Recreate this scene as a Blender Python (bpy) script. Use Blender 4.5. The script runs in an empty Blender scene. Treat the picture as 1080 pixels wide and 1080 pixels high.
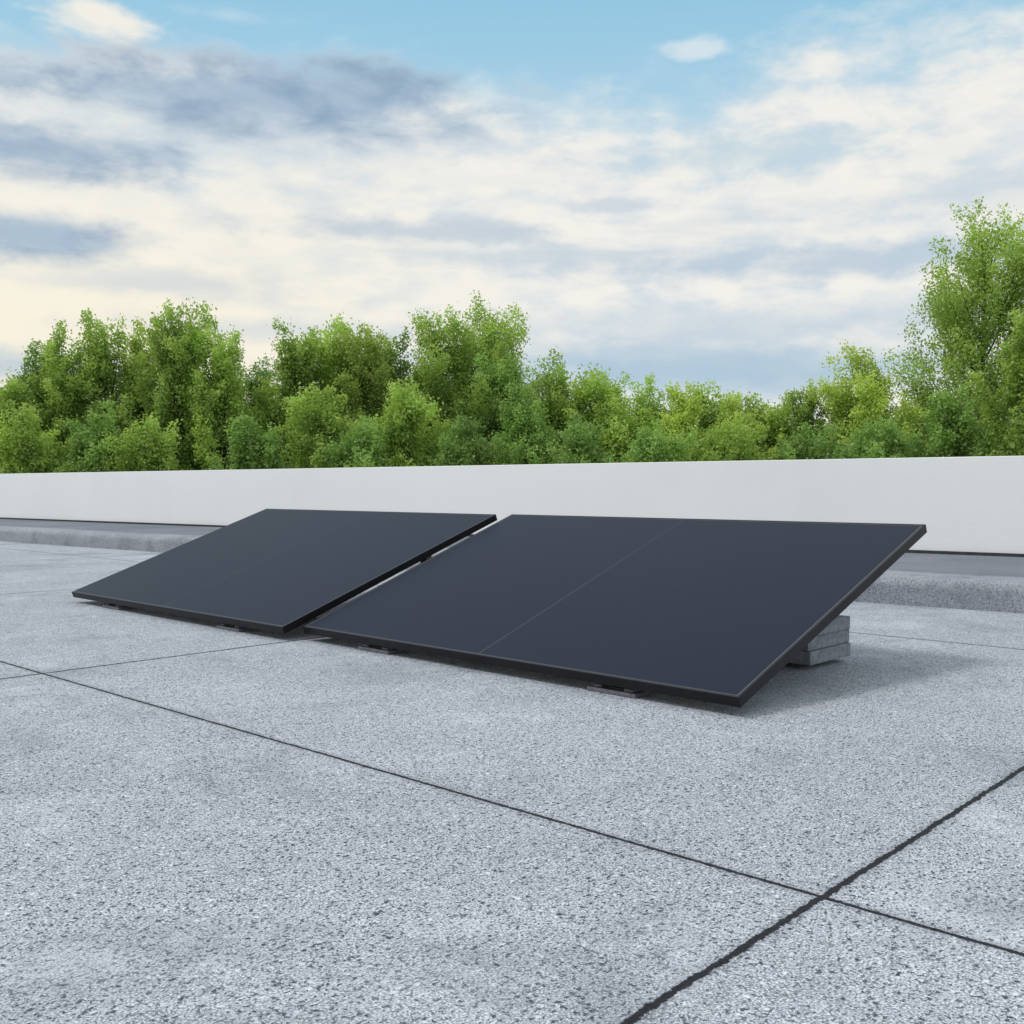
import bpy, bmesh, math, random
import numpy as np
from mathutils import Vector, Matrix

random.seed(7)
scene = bpy.context.scene
col = scene.collection
scene.view_settings.view_transform = 'Standard'
scene.view_settings.look = 'None'
scene.view_settings.exposure = 0
scene.view_settings.gamma = 1

CAMH = 0.54
F = 1085.0
HZ = 515.0
TERR = -4.0

def lin(c):
    out = []
    for v in c:
        v = v / 255.0
        out.append(v / 12.92 if v <= 0.04045 else ((v + 0.055) / 1.055) ** 2.4)
    return (out[0], out[1], out[2], 1.0)

# ------------------------------------------------------------ node helper
class NT:
    def __init__(s, nt):
        s.nt = nt
    def node(s, t, **kw):
        n = s.nt.nodes.new(t)
        for k, v in kw.items():
            setattr(n, k, v)
        return n
    def put(s, sock, v):
        if isinstance(v, bpy.types.NodeSocket):
            s.nt.links.new(v, sock)
        else:
            sock.default_value = v
    def math(s, op, a, b=0.0, c=None, clamp=False):
        n = s.node('ShaderNodeMath', operation=op)
        n.use_clamp = clamp
        s.put(n.inputs[0], a)
        s.put(n.inputs[1], b)
        if c is not None:
            s.put(n.inputs[2], c)
        return n.outputs[0]
    def smooth(s, v, a, b, lo=0.0, hi=1.0, kind='SMOOTHSTEP'):
        n = s.node('ShaderNodeMapRange', interpolation_type=kind)
        s.put(n.inputs[0], v)
        n.inputs[1].default_value = a
        n.inputs[2].default_value = b
        n.inputs[3].default_value = lo
        n.inputs[4].default_value = hi
        return n.outputs[0]
    def mix(s, f, a, b, mode='MIX'):
        n = s.node('ShaderNodeMix', data_type='RGBA', blend_type=mode)
        s.put(n.inputs[0], f)
        s.put(n.inputs[6], a)
        s.put(n.inputs[7], b)
        return n.outputs[2]
    def noise(s, vec, scale, detail=4.0, rough=0.5, dist=0.0):
        n = s.node('ShaderNodeTexNoise')
        s.put(n.inputs['Vector'], vec)
        n.inputs['Scale'].default_value = scale
        n.inputs['Detail'].default_value = detail
        n.inputs['Roughness'].default_value = rough
        n.inputs['Distortion'].default_value = dist
        return n.outputs[0]
    def voro(s, vec, scale, feature='F1'):
        n = s.node('ShaderNodeTexVoronoi', feature=feature)
        s.put(n.inputs['Vector'], vec)
        n.inputs['Scale'].default_value = scale
        return n
    def comb(s, x, y, z=0.0):
        n = s.node('ShaderNodeCombineXYZ')
        s.put(n.inputs[0], x); s.put(n.inputs[1], y); s.put(n.inputs[2], z)
        return n.outputs[0]
    def sep(s, v):
        n = s.node('ShaderNodeSeparateXYZ')
        s.put(n.inputs[0], v)
        return n.outputs
    def bump(s, h, strength, dist, normal=None):
        n = s.node('ShaderNodeBump')
        n.inputs['Strength'].default_value = strength
        n.inputs['Distance'].default_value = dist
        s.put(n.inputs['Height'], h)
        if normal is not None:
            s.put(n.inputs['Normal'], normal)
        return n.outputs[0]

def new_mat(name, rough=0.8, spec=0.5, metal=0.0, color=(0.5, 0.5, 0.5, 1)):
    m = bpy.data.materials.new(name)
    m.use_nodes = True
    nt = m.node_tree
    b = nt.nodes['Principled BSDF']
    b.inputs['Base Color'].default_value = color
    b.inputs['Roughness'].default_value = rough
    b.inputs['Metallic'].default_value = metal
    b.inputs['Specular IOR Level'].default_value = spec
    return m, NT(nt), b

def objcoord(n):
    return n.node('ShaderNodeTexCoord').outputs['Object']

# ------------------------------------------------------------ world
SUN_AZ, SUN_EL = -98.0, 58.0
world = bpy.data.worlds.new("World")
scene.world = world
world.use_nodes = True
try:
    world.cycles.sampling_method = 'MANUAL'
    world.cycles.sample_map_resolution = 256
except Exception as ex:
    print(ex)
wn = NT(world.node_tree)
bg = world.node_tree.nodes['Background']
sky = wn.node('ShaderNodeTexSky', sky_type='NISHITA')
sky.sun_disc = False
sky.sun_elevation = math.radians(SUN_EL)
sky.sun_rotation = math.radians(SUN_AZ % 360)
sky.altitude = 100
sky.air_density = 1.0
sky.dust_density = 0.6
sky.ozone_density = 1.0
D = wn.node('ShaderNodeTexCoord').outputs['Generated']
dx, dy, dz = wn.sep(D)
az = wn.math('MULTIPLY', wn.math('ARCTAN2', dx, dy), 57.2958)
el = wn.math('MULTIPLY', wn.math('ARCSINE', dz), 57.2958)
base = wn.node('ShaderNodeVectorMath', operation='SCALE')
wn.put(base.inputs[0], sky.outputs[0]); base.inputs[3].default_value = 0.12
cur = base.outputs[0]
# thin high haze turns the clear sky a paler blue
blue = wn.mix(wn.smooth(el, 13, 28), lin((192, 220, 235)), lin((146, 201, 229)))
cur = wn.mix(0.92, cur, blue)

cA = wn.comb(wn.math('MULTIPLY', az, 0.13), wn.math('MULTIPLY', el, 0.27), 1.7)
nA = wn.noise(cA, 1.0, 7.0, 0.56, 0.1)
cB = wn.comb(wn.math('MULTIPLY', az, 0.26), wn.math('MULTIPLY', el, 0.62), 5.1)
nB = wn.noise(cB, 1.0, 8.0, 0.57, 0.15)
cC = wn.comb(wn.math('MULTIPLY', az, 0.06), wn.math('MULTIPLY', el, 0.42), 9.3)
nC = wn.noise(cC, 1.0, 6.0, 0.58, 0.1)
nD = nA

def pxaz(x): return math.degrees(math.atan((x - 540) / F))
def pxel(x, y):
    a = math.atan((x - 540) / F)
    return math.degrees(math.atan((HZ - y) / F * math.cos(a)))

def ramp_curve(pts):
    n = wn.node('ShaderNodeFloatCurve')
    a0, a1 = pxaz(-200), pxaz(1280)
    c = n.mapping.curves[0]
    P = [((pxaz(x) - a0) / (a1 - a0), pxel(x, y) / 40.0) for x, y in pts]
    c.points[0].location = P[0]
    c.points[1].location = P[-1]
    for p in P[1:-1]:
        c.points.new(*p)
    n.mapping.update()
    wn.put(n.inputs['Value'], wn.smooth(az, a0, a1, 0, 1, 'LINEAR'))
    return wn.math('MULTIPLY', n.outputs[0], 40.0)
edge = ramp_curve([(-200, 60), (0, 100), (250, 150), (480, 120), (600, 130), (720, 122), (830, 88), (950, 60), (1280, 10)])
d1 = wn.math('SUBTRACT', edge, el)
d1 = wn.math('ADD', d1, wn.math('MULTIPLY', wn.math('SUBTRACT', nA, 0.5), 8.0))
d1 = wn.math('ADD', d1, wn.math('MULTIPLY', wn.math('SUBTRACT', nB, 0.5), 6.0))
deck = wn.smooth(d1, -2.6, 2.2)
deckcol = wn.mix(wn.smooth(nB, 0.32, 0.60), lin((221, 227, 231)), lin((246, 242, 234)))
warm = wn.math('MULTIPLY', wn.smooth(az, 8, -24), wn.smooth(el, 20, 7))
deckcol = wn.mix(wn.math('MULTIPLY', warm, 0.88), deckcol, lin((254, 244, 220)))
cur = wn.mix(wn.math('MULTIPLY', deck, 0.92), cur, deckcol)

# unseen even cloud above the frame, added for white ambient light and uniform reflections
cur = wn.mix(wn.smooth(el, 26, 31, 0.0, 0.93), cur, lin((236, 238, 241)))

# soft blue-grey streaks inside the deck
st = wn.math('MULTIPLY', wn.smooth(nC, 0.48, 0.68), wn.smooth(el, 20, 12))
st = wn.math('MULTIPLY', st, wn.smooth(az, -20, -8))
cur = wn.mix(wn.math('MULTIPLY', st, 0.5), cur, lin((192, 208, 220)))

def blob(x, y, hw, hh, soft=0.35, amp=1.3, nz=None, amp2=0.8):
    a0, e0 = pxaz(x), pxel(x, y)
    ha = (pxaz(x + hw) - pxaz(x - hw)) / 2
    hb = (pxel(x, y - hh) - pxel(x, y + hh)) / 2
    u = wn.math('MULTIPLY_ADD', az, 1 / ha, -a0 / ha)
    v = wn.math('MULTIPLY_ADD', el, 1 / hb, -e0 / hb)
    d = wn.math('SQRT', wn.math('MULTIPLY_ADD', u, u, wn.math('MULTIPLY', v, v)))
    d = wn.math('MULTIPLY_ADD', nB, amp * 2, d)
    d = wn.math('MULTIPLY_ADD', nD, amp2 * 2, d)
    o_ = 1 + amp + amp2
    return wn.smooth(d, o_ + soft, o_ - soft)
def over(m, c, k=1.0):
    global cur
    cur = wn.mix(wn.math('MULTIPLY', m, k), cur, c)

over(blob(790, 165, 110, 18, 0.8, 1.6), lin((184, 209, 223)), 0.7)
over(blob(430, 245, 140, 11, 0.8, 1.6), lin((190, 203, 216)), 0.75)
over(blob(850, 280, 200, 15, 0.8, 1.6), lin((184, 202, 218)), 0.8)
over(blob(1030, 200, 90, 18, 0.9, 1.6), lin((200, 213, 224)), 0.7)
over(blob(590, 275, 120, 10, 0.9, 1.6), lin((196, 209, 220)), 0.7)
over(blob(640, 218, 40, 6, 0.8, 1.6), lin((196, 206, 216)), 0.5)
over(blob(180, 300, 90, 12, 0.9), lin((200, 209, 217)), 0.6)
over(blob(740, 388, 270, 24, 0.9, 0.8), lin((168, 196, 216)), 0.85)
over(blob(760, 345, 240, 20, 0.9, 0.9), lin((198, 212, 223)), 0.7)
over(blob(0, 385, 120, 16, 0.8, 0.8), lin((176, 197, 212)), 0.7)
over(blob(300, 350, 140, 10, 0.9, 0.8), lin((206, 215, 221)), 0.6)
# bright rims then dark clouds
over(blob(185, 80, 95, 15, 0.6), lin((242, 241, 236)), 0.95)
over(blob(30, 98, 100, 30, 0.6), lin((240, 240, 236)), 0.95)
over(blob(250, 122, 250, 48, 0.7), lin((238, 239, 236)), 0.6)
over(blob(50, 240, 120, 34, 0.6), lin((246, 242, 232)), 0.7)
over(blob(250, 128, 240, 40, 0.9, 1.2), lin((188, 203, 216)), 0.55)
dk = wn.mix(wn.smooth(nB, 0.30, 0.64), lin((142, 167, 192)), lin((166, 188, 208)))
over(blob(285, 108, 195, 34, 0.65, 0.9, None, 0.4), dk, 0.90)
over(blob(380, 100, 95, 27, 0.65, 0.8, None, 0.3), dk, 0.85)
over(blob(45, 162, 125, 25, 0.6, 0.9, None, 0.3), dk, 0.90)
over(blob(20, 84, 85, 14, 0.7), dk, 0.7)
over(blob(40, 250, 104, 25, 0.5, 0.7, None, 0.2), dk, 0.92)
# small white puffs
over(blob(108, 22, 50, 15, 0.7, 1.8, None, 0.5), lin((244, 240, 230)), 0.95)
over(blob(732, 56, 30, 8, 0.9, 2.4), lin((228, 235, 238)), 0.7)
over(blob(245, 22, 40, 7, 0.9, 2.0), lin((205, 225, 234)), 0.5)

fin = wn.node('ShaderNodeVectorMath', operation='SCALE')
wn.put(fin.inputs[0], cur); fin.inputs[3].default_value = 10.0
wn.put(bg.inputs[0], fin.outputs[0])
bg.inputs[1].default_value = 0.1

# ------------------------------------------------------------ sun
sd = bpy.data.lights.new("sun", 'SUN')
sd.energy = 1.6
sd.angle = math.radians(16)
sd.color = (1.0, 0.96, 0.90)
so = bpy.data.objects.new("sun", sd)
col.objects.link(so)
a, e = math.radians(SUN_AZ), math.radians(SUN_EL)
sdir = Vector((math.sin(a) * math.cos(e), math.cos(a) * math.cos(e), math.sin(e)))
so.rotation_euler = sdir.to_track_quat('Z', 'Y').to_euler()
so.location = (0, 0, 20)

# ------------------------------------------------------------ camera
cd = bpy.data.cameras.new("camera")
cd.sensor_width = 36
cd.lens = 36 * F / 1080
cd.clip_end = 3000
cd.clip_start = 0.02
cam = bpy.data.objects.new("camera", cd)
col.objects.link(cam)
cam.location = (0, 0, CAMH)
cam.rotation_euler = (math.radians(90) - math.atan((540 - HZ) / F), 0, 0)
scene.camera = cam

# ------------------------------------------------------------ materials
def concrete_deck():
    m, n, b = new_mat("exposed_aggregate_concrete", 0.85, 0.25)
    P = objcoord(n)
    x, y, z = n.sep(P)
    big = n.noise(P, 0.9, 4, 0.6)
    mid = n.noise(P, 38, 5, 0.75)
    sp = n.noise(P, 320, 2.0, 0.6)
    sp2 = n.noise(P, 140, 4, 0.7, 0.0)
    c = n.mix(n.smooth(big, 0.3, 0.7), (0.318, 0.350, 0.405, 1), (0.432, 0.470, 0.530, 1))
    # coarse grain that stays visible further away
    c = n.mix(n.math('MULTIPLY', n.smooth(mid, 0.50, 0.66), 0.45), c, (0.63, 0.67, 0.73, 1))
    c = n.mix(n.math('MULTIPLY', n.smooth(mid, 0.48, 0.35), 0.52), c, (0.14, 0.156, 0.19, 1))
    c = n.mix(n.math('MULTIPLY', n.smooth(sp, 0.50, 0.63), 0.75), c, (0.83, 0.87, 0.92, 1))
    c = n.mix(n.math('MULTIPLY', n.smooth(sp, 0.48, 0.37), 0.68), c, (0.09, 0.10, 0.13, 1))
    pit = n.smooth(sp2, 0.440, 0.385)
    clus = n.smooth(n.noise(P, 5.0, 4, 0.6), 0.30, 0.62, 0.5, 1.0)
    c = n.mix(n.math('MULTIPLY', pit, n.math('MULTIPLY', clus, 0.97)), c, (0.030, 0.034, 0.045, 1))
    pv = n.node('ShaderNodeVectorMath', operation='ADD')
    n.put(pv.inputs[0], P)
    n.put(pv.inputs[1], n.comb(n.math('MULTIPLY', sp2, 0.016), n.math('MULTIPLY', sp, 0.012)))
    v2 = n.voro(pv.outputs[0], 105)
    vc = n.sep(v2.outputs['Color'])
    dot = n.smooth(v2.outputs['Distance'], 0.42, 0.22)
    c = n.mix(n.math('MULTIPLY', n.math('MULTIPLY', dot, n.smooth(vc[1], 0.72, 0.78)), 0.92), c, (0.038, 0.042, 0.056, 1))
    c = n.mix(n.math('MULTIPLY', n.math('MULTIPLY', dot, n.smooth(vc[0], 0.80, 0.86)), 0.7), c, (0.82, 0.86, 0.91, 1))
    st = n.noise(P, 1.9, 6, 0.7, 0.6)
    c = n.mix(n.math('MULTIPLY', n.smooth(st, 0.48, 0.66), 0.38), c, (0.16, 0.178, 0.215, 1))
    sc = n.noise(n.comb(n.math('MULTIPLY', x, 1.4), n.math('MULTIPLY', y, 9.0)), 1.0, 7, 0.68, 0.4)
    c = n.mix(n.math('MULTIPLY', n.smooth(sc, 0.60, 0.72), 0.25), c, (0.76, 0.79, 0.83, 1))
    pt = n.noise(P, 3.1, 6, 0.7, 0.4)
    c = n.mix(n.math('MULTIPLY', n.smooth(pt, 0.54, 0.66), 0.22), c, (0.76, 0.80, 0.85, 1))
    S = 2.42
    wob = n.noise(P, 5, 2, 0.5)
    edge_n = n.noise(P, 45, 5, 0.8)
    def joint(coord, w0, k, kr):
        xx = n.math('MULTIPLY_ADD', wob, k, n.math('ADD', coord, -k * 0.5))
        t = n.math('ABSOLUTE', n.math('SUBTRACT', n.math('FRACT', n.math('MULTIPLY_ADD', xx, 1 / S, 0.5)), 0.5))
        dd = n.math('MULTIPLY', t, S)
        d2 = n.math('SUBTRACT', dd, n.math('MULTIPLY', n.math('SUBTRACT', edge_n, 0.45), kr))
        return n.smooth(d2, w0 * 1.15, w0 * 0.75), n.smooth(d2, 0.022, 0.0)
    j1, h1 = joint(x, 0.0036, 0.004, 0.010)
    j2, h2 = joint(y, 0.0042, 0.004, 0.020)
    j = n.math('MAXIMUM', j1, j2)
    hh = n.math('MAXIMUM', h1, h2)
    c = n.mix(n.math('MULTIPLY', hh, 0.38), c, (0.15, 0.16, 0.18, 1))
    c = n.mix(n.math('MULTIPLY', j, 0.97), c, (0.011, 0.012, 0.016, 1))
    n.put(b.inputs['Base Color'], c)
    h = n.math('SUBTRACT', n.math('ADD', n.math('MULTIPLY', pit, -1.0), n.math('MULTIPLY', sp, 1.0)), n.math('MULTIPLY', j, 2.0))
    n.put(b.inputs['Normal'], n.bump(h, 0.8, 0.002))
    return m

def concrete_kerb():
    m, n, b = new_mat("kerb_concrete", 0.9, 0.2)
    P = objcoord(n)
    big = n.noise(P, 1.4, 4, 0.6)
    sp = n.noise(P, 120, 4, 0.65)
    c = n.mix(n.smooth(big, 0.3, 0.7), (0.24, 0.255, 0.29, 1), (0.32, 0.335, 0.375, 1))
    c = n.mix(n.math('MULTIPLY', n.smooth(sp, 0.50, 0.66), 0.5), c, (0.52, 0.54, 0.58, 1))
    c = n.mix(n.math('MULTIPLY', n.smooth(sp, 0.46, 0.37), 0.7), c, (0.08, 0.087, 0.105, 1))
    st = n.noise(P, 3.5, 6, 0.7)
    c = n.mix(n.math('MULTIPLY', n.smooth(st, 0.48, 0.66), 0.5), c, (0.15, 0.162, 0.19, 1))
    n.put(b.inputs['Base Color'], c)
    n.put(b.inputs['Normal'], n.bump(sp, 0.8, 0.003))
    return m

def membrane():
    m, n, b = new_mat("roof_membrane", 0.75, 0.3)
    P = objcoord(n)
    big = n.noise(P, 1.2, 6, 0.65)
    fine = n.noise(P, 60, 3, 0.6)
    c = n.mix(n.smooth(big, 0.3, 0.7), (0.12, 0.135, 0.165, 1), (0.18, 0.195, 0.23, 1))
    c = n.mix(n.math('MULTIPLY', n.smooth(fine, 0.5, 0.7), 0.4), c, (0.28, 0.30, 0.34, 1))
    n.put(b.inputs['Base Color'], c)
    n.put(b.inputs['Normal'], n.bump(fine, 0.5, 0.003))
    return m

def white_render():
    m, n, b = new_mat("white_render", 0.85, 0.2)
    P = objcoord(n)
    x, y, z = n.sep(P)
    big = n.noise(P, 0.35, 5, 0.6)
    str_ = n.noise(n.comb(n.math('MULTIPLY', x, 1.3), n.math('MULTIPLY', y, 1.3), n.math('MULTIPLY', z, 0.7)), 1.0, 6, 0.6)
    fine = n.noise(P, 80, 3, 0.6)
    c = n.mix(n.smooth(big, 0.3, 0.7), (0.86, 0.87, 0.885, 1), (0.90, 0.905, 0.915, 1))
    c = n.mix(n.math('MULTIPLY', n.smooth(str_, 0.5, 0.75), 0.12), c, (0.68, 0.69, 0.70, 1))
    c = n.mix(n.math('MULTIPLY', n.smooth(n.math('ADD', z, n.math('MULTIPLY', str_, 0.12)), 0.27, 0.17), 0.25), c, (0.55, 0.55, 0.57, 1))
    n.put(b.inputs['Base Color'], c)
    n.put(b.inputs['Normal'], n.bump(n.math('ADD', n.math('MULTIPLY', fine, 0.15), big), 0.4, 0.02))
    return m

PL, PW = 1.775, 1.13
LIP = 0.008
def glass_mat():
    m, n, b = new_mat("black_solar_glass", 0.40, 0.07)
    P = objcoord(n)
    x, y, z = n.sep(P)
    def lines(c, s, w):
        t = n.math('ABSOLUTE', n.math('SUBTRACT', n.math('FRACT', n.math('DIVIDE', c, s)), 0.5))
        t = n.math('SUBTRACT', 0.5, t)
        return n.smooth(n.math('MULTIPLY', t, s), w, w * 0.4)
    g = n.math('MAXIMUM', lines(n.math('SUBTRACT', x, PL / 2), 0.0865, 0.0014), lines(n.math('SUBTRACT', y, 0.02), 0.182, 0.0014))
    seam = n.smooth(n.math('ABSOLUTE', n.math('SUBTRACT', x, PL / 2)), 0.0034, 0.0018)
    big = n.noise(P, 1.0, 3, 0.5)
    dust = n.noise(P, 40, 5, 0.7)
    c = n.mix(n.smooth(big, 0.3, 0.7), (0.0135, 0.0185, 0.0345, 1), (0.0148, 0.0198, 0.0365, 1))
    c = n.mix(n.math('MULTIPLY', g, 0.14), c, (0.006, 0.007, 0.012, 1))
    c = n.mix(n.math('MULTIPLY', n.smooth(dust, 0.5, 0.8), 0.012), c, (0.25, 0.25, 0.26, 1))
    c = n.mix(n.math('MULTIPLY', seam, n.smooth(n.math('ADD', y, n.math('MULTIPLY', dust, 0.6)), 0.4, 1.5, 0.42, 0.2)), c, (0.10, 0.11, 0.13, 1))
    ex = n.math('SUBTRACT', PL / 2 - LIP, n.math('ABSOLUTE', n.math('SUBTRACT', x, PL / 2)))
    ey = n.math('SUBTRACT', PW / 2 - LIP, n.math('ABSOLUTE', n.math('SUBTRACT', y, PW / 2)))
    rim = n.smooth(n.math('MINIMUM', ex, ey), 0.0038, 0.0024)  # glass seal line, coloured pale to carry the highlight along the frame's inner edge
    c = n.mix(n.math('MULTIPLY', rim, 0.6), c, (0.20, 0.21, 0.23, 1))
    n.put(b.inputs['Base Color'], c)
    return m

def simple(name, c1, c2, rough, spec=0.4, metal=0.0, scale=20, bs=0.2, bd=0.001):
    m, n, b = new_mat(name, rough, spec, metal)
    P = objcoord(n)
    k = n.noise(P, scale, 4, 0.6)
    n.put(b.inputs['Base Color'], n.mix(n.smooth(k, 0.35, 0.65), c1, c2))
    n.put(b.inputs['Normal'], n.bump(k, bs, bd))
    return m

M_deck = concrete_deck()
M_kerb = concrete_kerb()
M_memb = membrane()
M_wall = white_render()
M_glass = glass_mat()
M_frame = simple("black_anodised_frame", (0.006, 0.0065, 0.008, 1), (0.009, 0.0095, 0.011, 1), 0.4, 0.25, 0.0, 30)
M_back = simple("black_backsheet", (0.012, 0.012, 0.014, 1), (0.02, 0.02, 0.022, 1), 0.6, 0.3)
M_rail = simple("dark_steel_bracket", (0.05, 0.053, 0.06, 1), (0.08, 0.083, 0.09, 1), 0.5, 0.5, 0.4, 25)
M_foot = simple("grey_rubber_foot", (0.10, 0.107, 0.125, 1), (0.15, 0.157, 0.175, 1), 0.8, 0.3, 0.0, 60)
M_paver = simple("grey_paver_concrete", (0.21, 0.222, 0.25, 1), (0.31, 0.325, 0.355, 1), 0.9, 0.2, 0.0, 45, 0.35, 0.002)
M_flash = simple("dark_base_flashing", (0.03, 0.032, 0.038, 1), (0.05, 0.053, 0.06, 1), 0.7, 0.3)
M_grass = simple("meadow_grass", (0.035, 0.06, 0.018, 1), (0.06, 0.10, 0.03, 1), 0.95, 0.1, 0.0, 3)
M_bark = simple("bark", (0.06, 0.05, 0.04, 1), (0.12, 0.105, 0.085, 1), 0.95, 0.1, 0.0, 12, 0.8, 0.02)

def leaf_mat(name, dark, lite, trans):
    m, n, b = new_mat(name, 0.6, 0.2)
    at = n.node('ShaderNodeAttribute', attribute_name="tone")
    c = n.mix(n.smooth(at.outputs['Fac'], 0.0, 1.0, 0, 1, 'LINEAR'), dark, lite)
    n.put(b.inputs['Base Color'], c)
    tr = n.node('ShaderNodeBsdfTranslucent')
    n.put(tr.inputs[0], n.mix(1.0, c, trans, 'MULTIPLY'))
    mx = n.node('ShaderNodeMixShader')
    mx.inputs[0].default_value = 0.42
    out = m.node_tree.nodes['Material Output']
    m.node_tree.links.new(b.outputs[0], mx.inputs[1])
    m.node_tree.links.new(tr.outputs[0], mx.inputs[2])
    m.node_tree.links.new(mx.outputs[0], out.inputs[0])
    return m
LEAF = [
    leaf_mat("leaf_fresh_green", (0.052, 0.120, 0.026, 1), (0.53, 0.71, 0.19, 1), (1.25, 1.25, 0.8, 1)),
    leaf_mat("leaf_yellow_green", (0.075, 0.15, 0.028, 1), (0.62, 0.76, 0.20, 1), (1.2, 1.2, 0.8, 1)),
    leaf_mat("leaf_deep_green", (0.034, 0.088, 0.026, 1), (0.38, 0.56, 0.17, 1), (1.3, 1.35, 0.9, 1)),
]

# ------------------------------------------------------------ mesh helpers
def mesh_obj(name, verts, faces, mat, parent=None, smooth=False):
    me = bpy.data.meshes.new(name)
    me.from_pydata([tuple(v) for v in verts], [], faces)
    me.update()
    if mat: me.materials.append(mat)
    if smooth:
        for p in me.polygons: p.use_smooth = True
    o = bpy.data.objects.new(name, me)
    col.objects.link(o)
    if parent: o.parent = parent
    return o

def empty(name, M, **props):
    o = bpy.data.objects.new(name, None)
    o.empty_display_size = 0.2
    col.objects.link(o)
    o.matrix_world = M
    for k, v in props.items(): o[k] = v
    return o

def boxes_mesh(boxes, bevel=0.0, seg=2):
    bm = bmesh.new()
    for lo, hi_, M in boxes:
        t = bmesh.new()
        bmesh.ops.create_cube(t, size=1)
        for v in t.verts:
            v.co = Vector([lo[i] + (v.co[i] + 0.5) * (hi_[i] - lo[i]) for i in range(3)])
        if bevel:
            bmesh.ops.bevel(t, geom=t.edges[:], offset=bevel, segments=seg, profile=0.5, affect='EDGES')
        if M is not None:
            bmesh.ops.transform(t, matrix=M, verts=t.verts)
        me = bpy.data.meshes.new("tmp")
        t.to_mesh(me); t.free()
        bm.from_mesh(me)
        bpy.data.meshes.remove(me)
    return bm

def bm_obj(name, bm, mat, parent=None):
    me = bpy.data.meshes.new(name)
    bm.to_mesh(me); bm.free()
    me.materials.append(mat)
    o = bpy.data.objects.new(name, me)
    col.objects.link(o)
    if parent: o.parent = parent
    return o

# ------------------------------------------------------------ terrain, deck
o = mesh_obj("ground", [(-1500, -1500, TERR), (1500, -1500, TERR), (1500, 1500, TERR), (-1500, 1500, TERR)], [(0, 1, 2, 3)], M_grass)
o["kind"] = "structure"

w = Vector((-18.5, 14.3, 0)).normalized()
nrm = Vector((-w.y, w.x, 0)) * 1.0
if nrm.y > 0: nrm = -nrm
Wp = Vector((3.06, 6.16, 0))
gx = Vector((0.678, 0.735, 0)).normalized()
gy = Vector((-gx.y, gx.x, 0))
GM = Matrix(((gx.x, gy.x, 0, 0.41), (gx.y, gy.y, 0, 1.347), (0, 0, 1, 0), (0, 0, 0, 1)))
GI = GM.inverted()
c0 = Wp + w * 32 - nrm * 0.25
c1 = Wp - w * 14 - nrm * 0.25
c2 = c1 + nrm * 18
c3 = c0 + nrm * 18
vs = []
for zz in (0, TERR + 0.01):
    for c in (c0, c1, c2, c3):
        vs.append(GI @ Vector((c.x, c.y, zz)))
deck_o = mesh_obj("rooftop_deck", vs, [(3, 2, 1, 0), (0, 1, 5, 4), (1, 2, 6, 5), (2, 3, 7, 6), (3, 0, 4, 7)], M_deck)
deck_o.matrix_world = GM
deck_o["kind"] = "structure"

# kerb
K = Vector((2.2, 4.44, 0))
kd = Vector((-13.7, 11.2, 0)).normalized()
kn = Vector((kd.y, -kd.x, 0))
if kn.y > 0: kn = -kn
prof = [(0.0, 0.0), (0.0, 0.085)]
for i in range(1, 7):
    t = i / 6 * math.pi / 2
    prof.append((0.05 - 0.05 * math.cos(t), 0.085 + 0.05 * math.sin(t)))
prof += [(0.20, 0.139), (0.30, 0.137), (0.30, 0.0)]
NS = 900
rs = np.random.RandomState(3)
def smooth1(nn, k):
    r = rs.randn(nn + 2 * k)
    ker = np.hanning(2 * k + 1); ker /= ker.sum()
    r = np.convolve(r, ker, 'valid')[:nn]
    return r / (r.std() + 1e-9)
wob = smooth1(NS + 1, 60) * 0.006
pn = [smooth1(NS + 1, 3) * 0.0018 + wob for _ in prof]
verts, faces = [], []
for i in range(NS + 1):
    s = -12 + 42 * i / NS
    for j, (d, z) in enumerate(prof):
        dd = d + (pn[j][i] if 0 < j < len(prof) - 2 else 0) + (wob[i] if j == 0 else 0)
        zz = z + (0.6 * pn[(j + 3) % len(prof)][i] if 0 < j < len(prof) - 1 else 0)
        p = K + kd * s - kn * dd
        verts.append((p.x, p.y, zz))
m_ = len(prof)
for i in range(NS):
    for j in range(m_ - 1):
        faces.append((i * m_ + j, i * m_ + j + 1, (i + 1) * m_ + j + 1, (i + 1) * m_ + j))
k = mesh_obj("concrete_kerb", verts, faces, M_kerb, smooth=True)
bm = bmesh.new(); bm.from_mesh(k.data); bmesh.ops.recalc_face_normals(bm, faces=bm.faces); bm.to_mesh(k.data); bm.free()
k["category"] = "kerb"
k["label"] = "rough grey concrete kerb with rounded edge before the white parapet"

ka = K + kd * -12 - kn * 0.28; kb = K + kd * 30 - kn * 0.28
wa = Wp - w * 13.9; wb = Wp + w * 31.9
mesh_obj("roof_membrane", [(ka.x, ka.y, 0.128), (wa.x, wa.y, 0.128), (wb.x, wb.y, 0.128), (kb.x, kb.y, 0.128)], [(0, 1, 2, 3)], M_memb)["kind"] = "structure"

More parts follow.
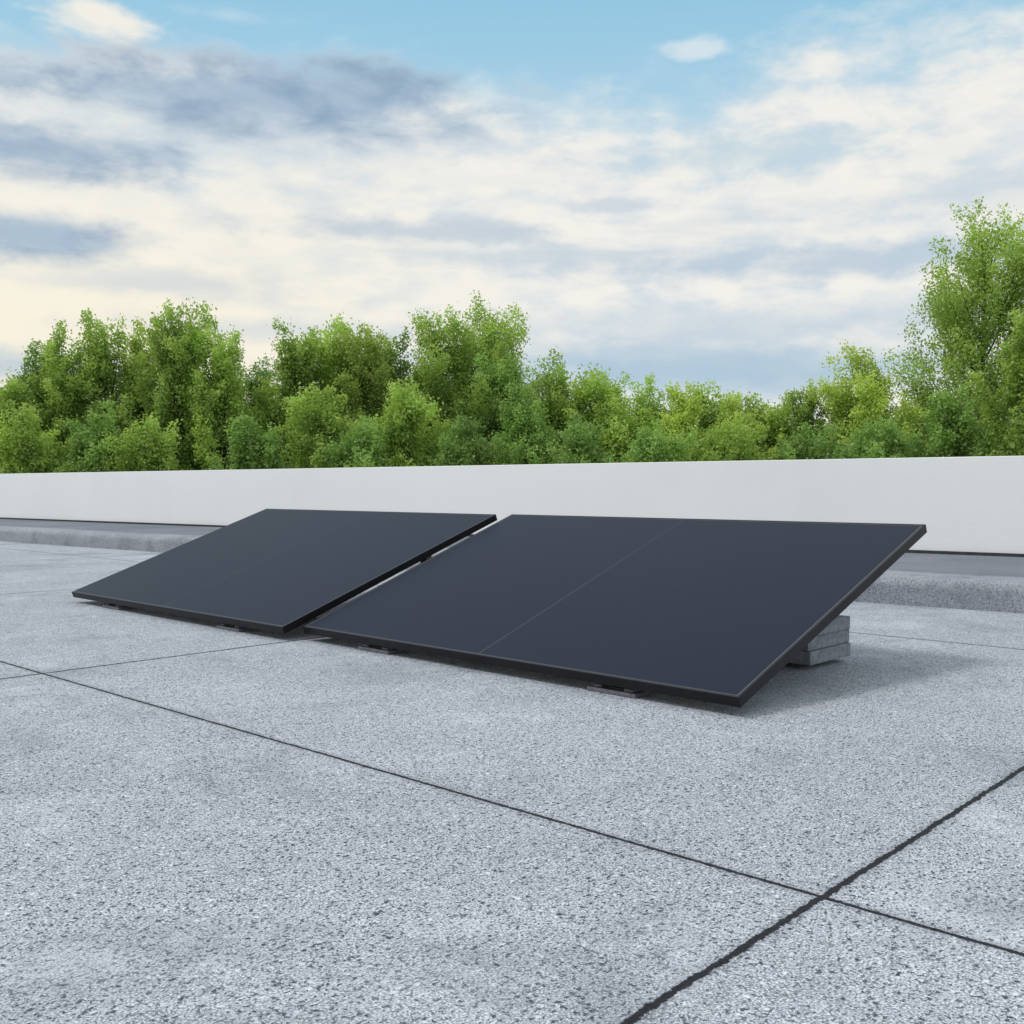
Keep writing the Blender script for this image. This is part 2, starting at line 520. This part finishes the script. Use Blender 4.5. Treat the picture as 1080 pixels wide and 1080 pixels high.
# parapet wall
HW = 0.735
par = empty("parapet_wall", Matrix.Translation(Wp), label="low white rendered parapet wall along the roof edge", category="wall")
def wall_box(name, s0, s1, d0, d1, z0, z1, mat, bev):
    R = Matrix.Rotation(math.atan2(w.y, w.x), 4, 'Z')
    bmx = boxes_mesh([((s0, -d1, z0), (s1, -d0, z1), None)], bev)
    ly = Vector((-w.y, w.x, 0))
    if ly.dot(nrm) > 0:
        for v in bmx.verts: v.co.y = -v.co.y
        bmesh.ops.reverse_faces(bmx, faces=bmx.faces)
    ob = bm_obj(name, bmx, mat, par)
    ob.matrix_local = R
    return ob
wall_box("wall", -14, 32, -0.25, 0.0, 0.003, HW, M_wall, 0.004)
wall_box("base_flashing", -13.9, 31.9, 0.001, 0.012, 0.12, 0.148, M_flash, 0.002)

# ------------------------------------------------------------ solar panels
e_dir = Vector((0.717, -0.697, 0)).normalized()
g_dir = Vector((-e_dir.y, e_dir.x, 0))
TILT = math.radians(19.6)
L, W, TH = PL, PW, 0.027
Z0 = 0.025

def make_panel(origin):
    M = Matrix(((e_dir.x, g_dir.x, 0, origin.x), (e_dir.y, g_dir.y, 0, origin.y), (0, 0, 1, 0), (0, 0, 0, 1)))
    root = empty("solar_panel", M)
    T = Matrix.Translation((0, 0, Z0)) @ Matrix.Rotation(TILT, 4, 'X')
    lip = LIP
    bx = [((0, 0, 0), (L, lip, TH), None), ((0, W - lip, 0), (L, W, TH), None),
          ((0, lip + 0.0003, 0.0002), (lip, W - lip - 0.0003, TH - 0.0002), None), ((L - lip, lip + 0.0003, 0.0002), (L, W - lip - 0.0003, TH - 0.0002), None),
          ((lip + .0003, lip + .0003, 0.001), (L - lip - .0003, 0.03, 0.003), None), ((lip + .0003, W - 0.03, 0.001), (L - lip - .0003, W - lip - .0003, 0.003), None)]
    fr = bm_obj("frame", boxes_mesh(bx, 0.0009, 2), M_frame, root); fr.matrix_local = T
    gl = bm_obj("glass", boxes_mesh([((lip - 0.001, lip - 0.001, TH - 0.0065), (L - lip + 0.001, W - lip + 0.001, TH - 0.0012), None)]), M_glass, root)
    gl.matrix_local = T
    bk = bm_obj("backsheet", boxes_mesh([((lip, lip, TH - 0.0095), (L - lip, W - lip, TH - 0.0075), None),
                                         ((L / 2 - 0.05, W - 0.2, TH - 0.026), (L / 2 + 0.05, W - 0.12, TH - 0.0096), None)]), M_back, root)
    bk.matrix_local = T
    for px in (0.38, 1.38):
        hrear = Z0 + math.sin(TILT) * (W - 0.06)
        grear = math.cos(TILT) * (W - 0.06)
        bm_obj("base_rail", boxes_mesh([((px - 0.03, 0.03, 0.0120), (px + 0.03, 1.08, 0.0155), None)], 0.0006, 1), M_rail, root)
        br = [((px - 0.02, grear - 0.02, 0.0165), (px + 0.02, grear + 0.015, hrear - 0.006), None)]
        bm_obj("rear_leg", boxes_mesh(br, 0.0015, 1), M_rail, root)
        bm_obj("front_bracket", boxes_mesh([((px - 0.028, 0.04, 0.0165), (px + 0.028, 0.075, 0.036), None)], 0.0015, 1), M_rail, root)
        for gy0 in (0.006, 1.0):
            bm_obj("foot", boxes_mesh([((px - 0.080, gy0, 0.0005), (px + 0.080, gy0 + 0.09, 0.0115), None),
                                       ((px - 0.066, gy0 + 0.008, 0.0118), (px - 0.038, gy0 + 0.08, 0.020), None),
                                       ((px + 0.038, gy0 + 0.008, 0.0118), (px + 0.066, gy0 + 0.08, 0.020), None)], 0.002, 2), M_foot, root)
    return root

F0 = Vector((-0.739, 3.643, 0)) + e_dir * 0.004
pR = make_panel(F0)
pR["label"] = "black framed solar panel tilted beside a stack of concrete pavers"
L1 = F0 - e_dir * 0.036 - g_dir * 0.06
pL = make_panel(L1 - e_dir * L)
pL["label"] = "black framed solar panel tilted low on the concrete roof"
for p in (pR, pL):
    p["category"] = "solar panel"
    p["group"] = "solar panels in a row on the roof"

PT = 0.0410
def paver_mesh():
    bmx = boxes_mesh([((-0.20, -0.130, 0), (0.20, 0.130, PT), None)], 0.003, 2)
    me = bpy.data.meshes.new("concrete_paver")
    bmx.to_mesh(me); bmx.free()
    me.materials.append(M_paver)
    return me
PM = paver_mesh()
zb = 0.016
for i in range(3):
    ob = bpy.data.objects.new("concrete_paver", PM)
    col.objects.link(ob)
    loc = F0 + e_dir * (1.385 + (0.003, -0.003, 0.002)[i]) + g_dir * (0.815 + (0.0, 0.003, -0.002)[i])
    ob.matrix_world = Matrix.Translation((loc.x, loc.y, zb + i * (PT + 0.0008))) @ Matrix.Rotation(math.atan2(e_dir.y, e_dir.x) + math.radians((0.2, -0.4, 0.3)[i]), 4, 'Z')
    ob["label"] = "grey concrete ballast paver stacked under the raised panel edge"
    ob["category"] = "paver"
    ob["group"] = "stacked ballast pavers"

# ------------------------------------------------------------ trees
def leaf_mesh(name, pos, nrm_axis, size, tone, mat, rng):
    N = len(pos)
    a1 = rng.randn(N, 3); a1[:, 2] -= 0.3
    a1 /= np.linalg.norm(a1, axis=1)[:, None]
    r = rng.randn(N, 3) * 0.8 + nrm_axis
    a2 = np.cross(a1, r); a2 /= (np.linalg.norm(a2, axis=1)[:, None] + 1e-6)
    s = size[:, None]
    v = np.empty((N, 4, 3), dtype=np.float32)
    v[:, 0] = pos - a1 * s * 0.6
    v[:, 1] = pos + a2 * s * 0.36 - a1 * s * 0.05
    v[:, 2] = pos + a1 * s * 0.6
    v[:, 3] = pos - a2 * s * 0.36 - a1 * s * 0.05
    me = bpy.data.meshes.new(name)
    me.vertices.add(N * 4)
    me.vertices.foreach_set("co", v.ravel())
    me.loops.add(N * 4)
    me.loops.foreach_set("vertex_index", np.arange(N * 4, dtype=np.int32))
    me.polygons.add(N)
    me.polygons.foreach_set("loop_start", np.arange(0, N * 4, 4, dtype=np.int32))
    try:
        me.polygons.foreach_set("loop_total", np.full(N, 4, dtype=np.int32))
    except Exception:
        pass
    me.update(calc_edges=True)
    at = me.attributes.new("tone", 'FLOAT', 'POINT')
    at.data.foreach_set("value", np.repeat(np.clip(tone, 0, 1), 4).astype(np.float32))
    me.materials.append(mat)
    return me

def tube(verts, faces, pts, rad, sides=6):
    b0 = len(verts)
    for i, p in enumerate(pts):
        t = (pts[min(i + 1, len(pts) - 1)] - pts[max(i - 1, 0)])
        t = t / (np.linalg.norm(t) + 1e-9)
        ref = np.array([1.0, 0, 0]) if abs(t[0]) < 0.8 else np.array([0, 1.0, 0])
        u = np.cross(t, ref); u /= np.linalg.norm(u)
        vv = np.cross(t, u)
        for k_ in range(sides):
            an = 2 * math.pi * k_ / sides
            verts.append(tuple(p + (u * math.cos(an) + vv * math.sin(an)) * rad[i]))
    for i in range(len(pts) - 1):
        for k_ in range(sides):
            k2 = (k_ + 1) % sides
            faces.append((b0 + i * sides + k_, b0 + i * sides + k2, b0 + (i + 1) * sides + k2, b0 + (i + 1) * sides + k_))

def grow(H, R, style, seed, dens=1.0, leafs=0.12, low=0.2):
    rng = np.random.RandomState(seed)
    verts, faces = [], []
    z0 = low * H
    if style == 'upright':
        peak, pw, stp, up = 0.56, 0.50, 0.50, 0.95
    elif style == 'cone':
        peak, pw, stp, up = 0.50, 0.60, 0.46, 0.95
    elif style == 'airy':
        peak, pw, stp, up = 0.66, 0.50, 0.30, 0.6
    else:
        peak, pw, stp, up = 0.62, 0.46, 0.36, 0.6
    peak += 0.12 * (rng.rand() - 0.5); pw *= 0.8 + 0.45 * rng.rand()
    def env(t):
        if t < peak: return R * (0.70 + 0.30 * math.sin(t / peak * math.pi / 2))
        q = (t - peak) / (1 - peak)
        return R * max(0.08, math.cos(q * math.pi / 2) ** pw)
    bend = rng.randn(2) * 0.014 * H
    tp = []
    for i in range(9):
        t = i / 8
        tp.append(np.array([bend[0] * t * t + rng.randn() * 0.008 * H * t, bend[1] * t * t, t * H * 0.93]))
    tube(verts, faces, tp, [0.013 * H * (1 - 0.92 * i / 8) for i in range(9)], 8)
    def trunk_at(z):
        t = min(max(z / (H * 0.93), 0), 1) * 8
        i = min(int(t), 7); f = t - i
        return tp[i] * (1 - f) + tp[i + 1] * f
    P, T, S, NR = [], [], [], []
    nl = int(28 + 7 * R + H)
    treetone = 0.09 * rng.randn()
    # uneven side lobes
    ph = rng.rand(3) * 6.283
    for i in range(nl):
        t = (i + rng.rand()) / nl
        t = 0.02 + 0.98 * t ** 0.85
        an = i * 2.39996 + rng.randn() * 0.4
        lob = 1 + 0.14 * math.sin(an + ph[0] + 5 * t) + 0.12 * math.sin(2 * an + ph[1] + 9 * t)
        rr = env(t) * (0.40 + 0.74 * rng.rand()) * lob
        zt = z0 + (H - z0) * min(t * (1 + 0.06 * rng.randn()), 1.0)
        c = trunk_at(zt)
        end = np.array([c[0] + math.cos(an) * rr, c[1] + math.sin(an) * rr, zt])
        zs = max(z0 * 0.7, zt - stp * (H - z0) * (0.5 + 0.4 * rng.rand()) - 0.3 * rr)
        st = trunk_at(zs)
        mid = (st + end) / 2 + np.array([math.cos(an), math.sin(an), -0.4]) * 0.18 * rr
        pts = []
        for j in range(6):
            q = j / 5
            pts.append((1 - q) ** 2 * st + 2 * q * (1 - q) * mid + q * q * end)
        tube(verts, faces, pts, [0.0032 * H * (1 - 0.88 * j / 5) for j in range(6)], 4)
        ltone = rng.rand()
        nt_ = 8
        for j in range(nt_):
            q = 0.26 + 0.76 * (j + rng.rand()) / nt_
            q = min(q, 1)
            b = (1 - q) ** 2 * st + 2 * q * (1 - q) * mid + q * q * end
            dirv = np.array([math.cos(an), math.sin(an), 0]) * 0.5 + rng.randn(3) * 0.75
            dirv[2] = abs(dirv[2]) * 0.6 + up
            dirv /= np.linalg.norm(dirv)
            ln = (0.28 + 0.42 * rng.rand()) * min(R, 2.2) * (1 - 0.2 * q)
            tip = b + dirv * ln
            n_ = int(dens * (88 + 68 * rng.rand()) * (0.55 + ln))
            q_ = rng.rand(n_) ** 0.8
            sig = 0.048 + 0.056 * min(R, 2.4)
            pos = b + np.outer(q_, tip - b) + rng.randn(n_, 3) * np.array([1, 1, 1.25]) * sig * (1.35 - 0.75 * q_[:, None])
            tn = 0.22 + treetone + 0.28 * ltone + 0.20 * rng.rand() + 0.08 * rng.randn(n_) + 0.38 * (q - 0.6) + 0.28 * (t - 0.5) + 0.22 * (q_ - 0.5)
            P.append(pos); T.append(tn); S.append(leafs * (0.55 + 0.8 * rng.rand(n_)))
            NR.append(np.tile(dirv, (n_, 1)))
    return verts, faces, np.concatenate(P), np.concatenate(T), np.concatenate(S), np.concatenate(NR), rng

def tree(x, top, hw, dist, style, mat, label, seed, dens=1.0):
    X = (x - 540) / F * dist
    H = (HZ - top - 12) / F * dist + CAMH - TERR
    R = hw / F * dist
    v, f, P, T, S, NR, rng = grow(H, R, style, seed, dens, 0.080)
    keep = P[:, 2] > 3.6
    P, T, S, NR = P[keep], T[keep], S[keep], NR[keep]
    M = Matrix.Translation((X, dist, TERR))
    root = empty("deciduous_tree", M, label=label, category="tree", group="trees beyond the parapet")
    mesh_obj("trunk", v, f, M_bark, root, smooth=True)
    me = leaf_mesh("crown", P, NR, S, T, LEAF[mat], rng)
    cr = bpy.data.objects.new("crown", me); col.objects.link(cr); cr.parent = root
    return len(P)

LB_U = "tall narrow green tree with upright branches"
LB_R = "broad leafy green tree with rounded crown"
LB_S = "small bright green tree behind the parapet"
LB_T = "very tall airy tree rising above its neighbours"
TR = [
    (-60, 380, 66, 36, 'upright', 2, LB_U), (2, 396, 42, 31, 'round', 0, LB_U),
    (38, 360, 38, 33, 'upright', 2, LB_U), (76, 344, 40, 33, 'round', 0, LB_U), (114, 330, 40, 33, 'upright', 0, LB_U),
    (148, 340, 36, 34, 'upright', 1, LB_U), (182, 320, 44, 32, 'round', 0, LB_U),
    (234, 328, 40, 32, 'round', 0, LB_U), (208, 384, 34, 35, 'upright', 2, LB_U),
    (276, 376, 38, 35, 'upright', 2, LB_U), (314, 344, 44, 33, 'round', 0, LB_U),
    (354, 336, 42, 34, 'upright', 0, LB_R), (386, 346, 42, 33, 'round', 1, LB_R), (418, 358, 40, 34, 'upright', 2, LB_R),
    (458, 330, 58, 35, 'round', 0, LB_R), (506, 320, 56, 36, 'round', 0, LB_R), (530, 374, 42, 34, 'round', 2, LB_R),
    (432, 402, 48, 29, 'round', 0, LB_S), (340, 406, 44, 29, 'round', 0, LB_S),
    (590, 380, 52, 33, 'round', 0, LB_R), (560, 414, 40, 30, 'upright', 2, LB_S), (638, 398, 46, 33, 'round', 0, LB_R),
    (682, 402, 40, 33, 'round', 0, LB_S), (716, 404, 34, 31, 'cone', 1, LB_S), (748, 406, 36, 33, 'round', 0, LB_S),
    (782, 408, 34, 31, 'cone', 1, LB_S), (813, 406, 34, 33, 'round', 0, LB_S), (845, 402, 30, 32, 'cone', 0, LB_S),
    (912, 364, 52, 31, 'round', 1, LB_R), (962, 412, 30, 35, 'round', 2, LB_R),
    (1030, 232, 80, 32, 'airy', 0, LB_T), (1000, 412, 38, 28, 'round', 2, LB_R),
    (1086, 335, 46, 27, 'round', 0, LB_U), (1165, 340, 60, 33, 'round', 0, LB_R), (1240, 330, 70, 33, 'round', 2, LB_R),
    (-140, 370, 76, 34, 'upright', 0, LB_U),
    (28, 430, 42, 28, 'round', 0, LB_S), (98, 430, 42, 28, 'upright', 2, LB_S), (160, 438, 40, 28, 'upright', 0, LB_S),
    (268, 436, 44, 28, 'upright', 2, LB_S), (385, 442, 42, 28, 'round', 2, LB_S), (490, 440, 46, 28, 'upright', 2, LB_S),
    (610, 448, 48, 28, 'upright', 2, LB_S), (690, 450, 46, 28, 'round', 2, LB_S), (766, 450, 48, 28, 'upright', 0, LB_S),
    (850, 446, 42, 28, 'upright', 2, LB_S), (930, 438, 46, 28, 'round', 2, LB_S),
]
tot = 0
for i, (x, top, hw, dist, style, mat, lb) in enumerate(TR):
    tot += tree(x, top, hw, dist, style, mat, lb, 500 + i * 7, 1.0)
print("LEAVES", tot)

# far wood seen as one mass in the gaps
rng = np.random.RandomState(5)
Nn = 55000
xx = rng.rand(Nn) * 80 - 40
top = 7.0 + 0.35 * np.sin(xx * 0.55) + 0.35 * np.sin(xx * 1.7 + 1) + 0.3 * np.sin(xx * 4.1) + np.where(xx < 2, 1.2, 0)
zz = 3.2 + rng.rand(Nn) ** 0.8 * (top - 3.2)
yy = 44 + rng.randn(Nn) * 1.3
me = leaf_mesh("woodland", np.stack([xx, yy, zz], 1), np.zeros((Nn, 3)) + [0, 0, 1], 0.22 * (0.6 + 0.8 * rng.rand(Nn)), 0.08 + 0.22 * rng.rand(Nn), LEAF[2], rng)
ob = bpy.data.objects.new("woodland", me); col.objects.link(ob)
ob.location = (0, 0, TERR)
ob["kind"] = "stuff"
ob["label"] = "dense dark green undergrowth between the trees"
ob["category"] = "woodland"
